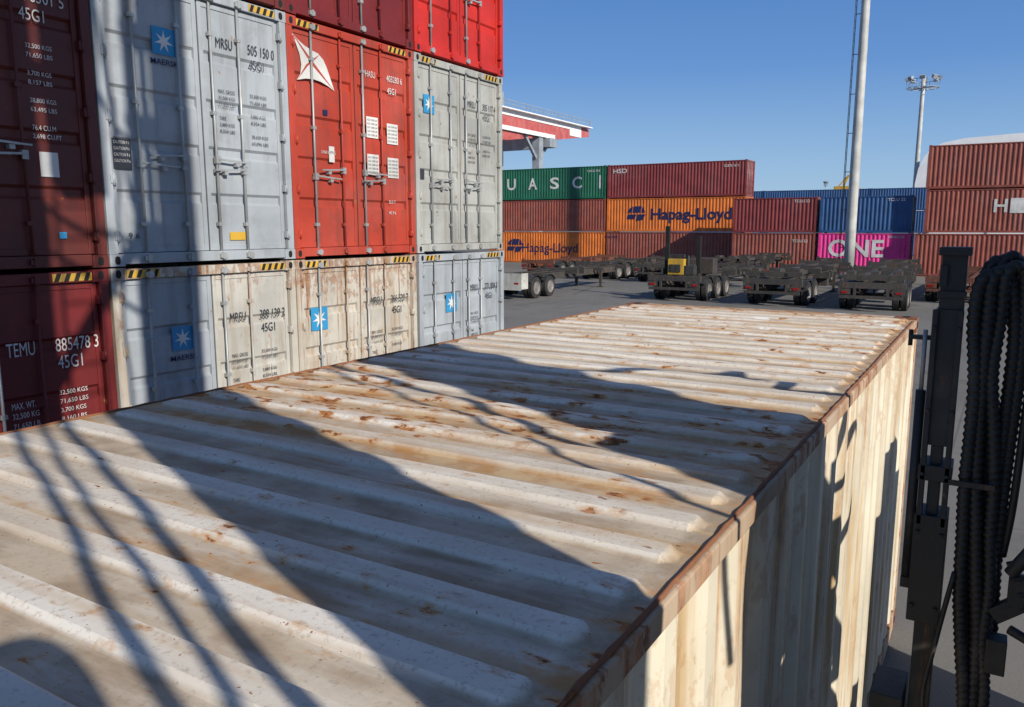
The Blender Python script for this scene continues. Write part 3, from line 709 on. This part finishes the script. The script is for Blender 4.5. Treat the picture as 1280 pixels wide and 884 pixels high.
# ------------------------------------------------------------------ container chassis trailers
crnd=random.Random(21)
def chassis(loc,mat,label,double=False,post=False,orange=False,rot=0,white=False,proto={}):
    e=empty('container_trailer',loc,label,'trailer','parked container trailers'); e.rotation_euler=(0,0,math.radians(rot))
    mt=M[mat]; f=MB(); zt=1.12
    for x in (-.48,.48):
        f.box(x-.07,x+.07,0.1,12.1,zt-.03,zt); f.box(x-.07,x+.07,.1,12.1,zt-.38,zt-.35); f.box(x-.012,x+.012,.1,12.1,zt-.35,zt-.03)
    for k in range(12): f.box(-.47,.47,.6+k*1.0,.68+k*1.0,zt-.25,zt-.08)
    for y in (.0,5.6,6.4,11.95):
        f.box(-1.22,1.22,y,y+.2,zt-.2,zt+.03)
        for x in (-1.12,1.12): f.box(x-.1,x+.1,y+.02,y+.18,zt+.03,zt+.08); f.cyl((x,y+.1,zt+.08),(x,y+.1,zt+.16),.04,8)
    for y in (2.2,9.0): f.box(-1.1,1.1,y,y+.1,zt-.18,zt-.05)
    f.build('trailer_frame',[mt],e)
    wm=M['chasw'] if white else mt
    bm=MB(); bm.box(-1.15,1.15,-.06,.02,.52,.64); 
    for x in (-.6,.6): bm.box(x-.05,x+.05,-.02,.06,.64,zt-.2)
    bm.box(-1.2,-.75,-.03,.0,zt-.45,zt-.22); bm.box(.75,1.2,-.03,.0,zt-.45,zt-.22)
    if white: bm.box(-1.2,1.2,-.10,-.065,.45,zt+.1); bm.box(1.2,1.24,-.1,.5,.5,zt+.1)
    bm.build('bumper',[wm],e)
    for x in (-.98,.98):
        t=MB(); t.box(x-.11,x+.11,-.115 if white else -.05,-.101 if white else -.031,zt-.39,zt-.31); t.build('tail_light',[M['redl']],e)
    for y in (1.3,2.65,4.0)[:3 if not double and not white else 2]:
        a=MB(); a.cyl((-1.0,y,.5),(1.0,y,.5),.07,8); a.box(-.56,-.4,y-.5,y+.5,.62,.70); a.box(.4,.56,y-.5,y+.5,.62,.70); a.box(-.53,-.43,y-.06,y+.06,.5,.82); a.box(.43,.53,y-.06,y+.06,.5,.82)
        a.build('axle',[mt],e)
        for x in (-1.13,-.83,.83,1.13):
            if 'w' not in proto: proto['w']=wheel_mb(.5,.26,0,0,0).build('wheel',[M['tyre'],M['rim']],e); w=proto['w']
            else: w=bpy.data.objects.new('wheel',proto['w'].data); COL.objects.link(w); w.parent=e
            w.location=(x,y,.5)
    for x in (-.75,.75):
        l=MB(); l.box(x-.07,x+.07,9.4,9.54,.25,zt-.1); l.box(x-.05,x+.05,9.42,9.52,.05,.25); l.box(x-.15,x+.15,9.35,9.6,.0,.05); l.build('landing_leg',[mt],e)
    for x in (-1.0,1.0):
        for y in (1.3,2.65):
            m2=MB()
            for k in range(6):
                a0=math.radians(30+20*k); a1=math.radians(50+20*k)
                m2.face([(x-.26,y+.6*math.cos(a0),.5+.6*math.sin(a0)*.95),(x+.26,y+.6*math.cos(a0),.5+.6*math.sin(a0)*.95),(x+.26,y+.6*math.cos(a1),.5+.6*math.sin(a1)*.95),(x-.26,y+.6*math.cos(a1),.5+.6*math.sin(a1)*.95)])
            m2.build('mudguard',[M['dsteel']],e)
    for k in range(3 if double else 2):
        y=crnd.uniform(3,10.5); s=crnd.choice((-1,1)); p=MB()
        if k==0: p.box(s*.62 if s>0 else -1.1,1.1 if s>0 else -.62,y,y+crnd.uniform(.5,1.0),.55,.98)
        elif k==1: p.cyl((s*.9,y,.75),(s*.9,y+.8,.75),.16,12)
        else: p.box(-.3,.3,y,y+.5,zt,zt+crnd.uniform(.1,.3))
        p.build(('tool_box','air_tank','tool_box')[k],[M[crnd.choice(('chas','dsteel'))]],e)
    if post:
        for x in (-.9,.6):
            p=MB(); p.box(x-.09,x+.09,1.5,1.68,zt,3.35 if x<0 else 2.9); p.box(x-.14,x+.14,1.46,1.72,zt,zt+.3); p.build('guide_post',[M['black']],e)
        p=MB(); p.box(.3,1.1,2.2,2.9,zt+.03,zt+.75); p.build('tool_box',[mt],e,bevel=.02)
    if orange:
        p=MB(); p.box(-.62,.15,.9,1.4,zt+.03,zt+.75); p.box(-.55,.0,.86,.9,zt+.15,zt+.5,1); p.cyl((.25,1.2,zt),(.25,1.2,zt+.9),.07,10,1); p.box(.15,.6,.9,1.4,zt+.03,zt+.45,1); p.box(-.6,.1,1.1,1.3,zt+.78,zt+.95,1)
        p.build('generator_unit',[M['yel'],M['dsteel']],e,bevel=.03)
    if double:
        p=MB(); z=1.20
        for x in (-.5,.5): p.box(x-.08,x+.08,.3,11.8,z,z+.18)
        for y in (.3,4,7,11.5): p.box(-1.15,1.15,y,y+.2,z+.03,z+.24)
        for x in (-1.0,-.1,.7): p.box(x,x+.3,.5,1.2,z+.24,z+.36)
        p.build('stacked_frame',[M['chas']],e)
    return e
chassis((-4.1,34,0),'chas','dark rusty container trailer with second frame stacked on it',double=True,rot=1.5)
chassis((-8.0,34.4,0),'chas','dark rusty container trailer loaded with spare frame',double=True,rot=-1)
chassis((-12.3,34.4,0),'chas','dark container trailer with guide posts and yellow generator',post=True,orange=True)
chassis((-19.6,31.4,0),'chas','dark container trailer with white rear panel beside stack',white=True)
chassis((-17.6,45.5,0),'chas','dark container trailer parked on the asphalt',rot=2)
chassis((-21.8,46,0),'chas','dark container trailer parked on the asphalt',rot=-2)
chassis((-26,46.4,0),'chasr','rusty red-brown container trailer on the asphalt')
chassis((-14.0,48.8,0),'chas','dark container trailer parked on the asphalt',double=True)
chassis((-1.4,39.5,0),'chasr','rusty red-brown container trailer beside the lane',rot=-2)
chassis((2.2,43,0),'chasr','rusty red-brown container trailer beside the lane')
chassis((-9.6,48.5,0),'chas','dark container trailer parked on the asphalt',rot=1)
chassis((-5.6,48.2,0),'chas','dark container trailer parked on the asphalt')

# ------------------------------------------------------------------ floodlight masts
def mast(loc,h,r0,r1,label,ladder,head):
    e=empty('floodlight_mast',loc,label,'floodlight mast')
    p=MB(); p.tube([(0,0,.3+(h-.3)*i/10) for i in range(11)],r0,18,0,lambda L,a,t:r0+(r1-r0)*t); p.cyl((0,0,0),(0,0,.3),r0*1.8,18)
    p.build('pole',[M['pole']],e)
    if ladder:
        l=MB()
        for y in (-.22,.22): l.cyl((-r0-.28,-.05+y,.5),(-r1-.28,-.05+y,h-1),.022,6)
        z=.8
        while z<h-1: l.cyl((-r0-.28+(r0-r1)*z/h,-.27,z),(-r0-.28+(r0-r1)*z/h,.17,z),.014,5); z+=.4
        z=2
        while z<h-1: l.beam((-r0-.28+(r0-r1)*z/h,0,z),(-r1*.5,0,z),.04,.04); z+=2.4
        l.build('ladder',[M['dsteel']],e)
    pl=MB(); R=head
    for k in range(20):
        a0=2*math.pi*k/20;a1=2*math.pi*(k+1)/20
        for z in (h-1.4,h-.4): pl.beam((R*math.cos(a0),R*math.sin(a0),z),(R*math.cos(a1),R*math.sin(a1),z),.06,.06)
        if k%2==0: pl.beam((R*math.cos(a0),R*math.sin(a0),h-1.4),(R*math.cos(a0),R*math.sin(a0),h-.4),.05,.05); pl.beam((0,0,h-1.4),(R*math.cos(a0),R*math.sin(a0),h-1.4),.07,.1)
    pl.build('platform',[M['crgrey']],e)
    for k in range(8):
        a=2*math.pi*k/8; c=Vector((R*1.02*math.cos(a),R*1.02*math.sin(a),h-.25))
        l=MB(); d=Vector((math.cos(a),math.sin(a),-.7)).normalized(); s=d.cross(Vector((0,0,1))).normalized()
        l.beam(c-d*.12,c+d*.18,.62,.45); l.beam(c-d*.35,c-d*.12,.3,.25); l.beam(c,c+Vector((0,0,-.6)),.05,.05)
        l.build('lamp_head',[M['crgrey']],e)
    return e
mast((-8.2,56,0),31,.33,.2,'tall pale tapered floodlight mast with side ladder',True,1.3)
mast((-9.9,119,0),22.4,.36,.24,'distant grey floodlight mast with round lamp platform',False,1.9)
mast((-46,260,0),17,.22,.12,'thin distant mast beyond the container rows',False,.5)

# ------------------------------------------------------------------ gantry crane
cr=empty('gantry_crane',(-60,107,0),'red and grey gantry crane with cantilevered girder','gantry crane')
for xo in (-60,-67):
    b=MB(); b.box(xo-.7,xo+.7,60,112,16.6,19.2,0)
    for s in (-.7,.7):
        b.face([(xo+s,112,16.6),(xo+s,123,18.0),(xo+s,123,19.2),(xo+s,112,19.2)],0)
    b.face([(xo-.7,112,19.2),(xo+.7,112,19.2),(xo+.7,123,19.2),(xo-.7,123,19.2)],0); b.face([(xo-.7,112,16.6),(xo+.7,112,16.6),(xo+.7,123,18.0),(xo-.7,123,18.0)],0); b.face([(xo-.7,123,18),(xo+.7,123,18),(xo+.7,123,19.2),(xo-.7,123,19.2)],0)
    b.build('girder',[M['crred']],cr,world=True)
w=MB()
w.box(-59.28,-59.20,60,116,18.55,19.25); w.box(-59.28,-59.20,60,111,16.55,17.15); w.box(-59.28,-59.22,116,120,17.6,19.23); w.box(-59.6,-58.4,60,122.5,19.26,19.42)
w.build('girder_stripe',[M['tarp']],cr,world=True)
w=MB()
for k in range(52): w.box(-58.5,-58.44,60.2+k*1.2,60.26+k*1.2,19.42,20.4)
for z in (19.9,20.4): w.box(-58.5,-58.45,60,122.5,z-.04,z+.04)
w.build('railing',[M['crgrey']],cr,world=True)
for xo in (-60,-67):
    for yo in (107,78):
        w=MB(); w.box(xo-.6,xo+.6,yo-.6,yo+.6,.8,16.6); w.build('leg',[M['crgrey']],cr,world=True)
w=MB()
for yo in (107,78): w.box(-67,-60,yo-.4,yo+.4,14.8,16.4); w.box(-68,-59,yo-.5,yo+.5,.5,1.4)
w.box(-68,-58.6,108.2,110.6,15.2,16.5); w.beam((-60,107.6,13.5),(-60,111,16.6),.4,.4); w.beam((-60,106.4,13.5),(-60,103,16.6),.4,.4)
w.build('cross_beam',[M['crgrey']],cr,world=True)
w=MB(); w.box(-65,-61,94,99,19.3,22); w.box(-62,-60.8,96,98,13.6,16.2); w.build('trolley',[M['crgrey']],cr,world=True)

yc=empty('harbour_crane',(-38,240,0),'small distant yellow harbour crane above the containers','crane')
w=MB(); w.box(-39,-37,239,241,0,12); w.box(-40,-36.2,238,242,12,14.4); w.beam((-38,240,14),(-36.6,240,17.5),.5,.5); w.beam((-39.5,240,14),(-36.6,240,17.5),.3,.3)
w.build('crane_tower',[M['yel']],yc,world=True)
w=MB(); w.beam((-37,240,13.5),(-32,244,11.5),.5,.6); w.beam((-36.6,240,17.4),(-32,244,11.8),.1,.1); w.build('jib',[M['yel']],yc,world=True)

hl=empty('storage_hall',(12,118,0),'long white membrane storage hall with rounded eaves','building')
w=MB(); x0,x1=-9.4,34; prof=[(x0,0),(x0,8.6),(x0+.25,10.4),(x0+.8,11.8),(x0+1.6,12.8),(x0+2.8,13.4),(x0+5,13.8),(12.5,14.6)]
prof=prof+[(25-a,b) for a,b in prof[-2::-1]]
for (a,b),(c,d) in zip(prof[:-1],prof[1:]): w.face([(a,112,b),(c,112,d),(c,170,d),(a,170,b)],0,True)
w.face([(a,112,b) for a,b in prof]); w.face([(a,170,b) for a,b in prof][::-1])
w.build('membrane_shell',[M['tarp']],hl,world=True)
w=MB()
for k in range(6): w.box(-8+k*6.6,-7.8+k*6.6,111.93,111.97,0,12.2)
w.box(6,14,111.9,111.96,0,6); w.build('end_wall_rib',[M['crgrey']],hl,world=True)

# ------------------------------------------------------------------ light, sky, camera
S=Vector((1,-.40,.55)).normalized()
sl=bpy.data.lights.new('sun','SUN'); sl.energy=5.0; sl.angle=math.radians(.5); sl.color=(1,.94,.84)
so=bpy.data.objects.new('sun',sl); COL.objects.link(so); so.rotation_euler=(-S).to_track_quat('-Z','Y').to_euler(); so.location=(20,-10,20)
w=bpy.data.worlds.new('World'); sc.world=w; w.use_nodes=True; nt=w.node_tree
bg=nt.nodes['Background']; sk=nt.nodes.new('ShaderNodeTexSky'); sk.sky_type='NISHITA'; sk.sun_disc=False
sk.sun_elevation=math.asin(S.z); sk.sun_rotation=math.atan2(S.x,S.y); sk.air_density=1; sk.dust_density=.3; sk.ozone_density=1.5; sk.altitude=10
tc=nt.nodes.new('ShaderNodeTexCoord'); sp=nt.nodes.new('ShaderNodeSeparateXYZ'); nt.links.new(tc.outputs['Generated'],sp.inputs[0])
cr_=nt.nodes.new('ShaderNodeValToRGB'); nt.links.new(sp.outputs[2],cr_.inputs[0])
el=cr_.color_ramp.elements
el[0].position=0; el[0].color=(.36,.57,.80,1); el[1].position=1; el[1].color=(.11,.155,.26,1)
for p,c in ((.07,(.27,.48,.78)),(.18,(.11,.29,.68)),(.40,(.03,.145,.50)),(.62,(.08,.15,.32))):
    x=el.new(p); x.color=(*c,1)
vm=nt.nodes.new('ShaderNodeVectorMath'); vm.operation='SCALE'; vm.inputs['Scale'].default_value=1/.085; nt.links.new(cr_.outputs[0],vm.inputs[0])
mx=nt.nodes.new('ShaderNodeMixRGB'); mx.inputs[0].default_value=.78; nt.links.new(sk.outputs[0],mx.inputs[1]); nt.links.new(vm.outputs[0],mx.inputs[2])
nt.links.new(mx.outputs[0],bg.inputs[0]); bg.inputs[1].default_value=.085
cd=bpy.data.cameras.new('cam'); cam=bpy.data.objects.new('cam',cd); COL.objects.link(cam); sc.camera=cam
cd.sensor_width=36; cd.lens=28.1; cd.clip_end=3000; cd.clip_start=.05
cam.location=(0,0,CZ); cam.rotation_euler=(math.radians(90-8.98),0,math.radians(31.07))
sc.view_settings.view_transform='Standard'; sc.view_settings.look='None'; sc.view_settings.exposure=0
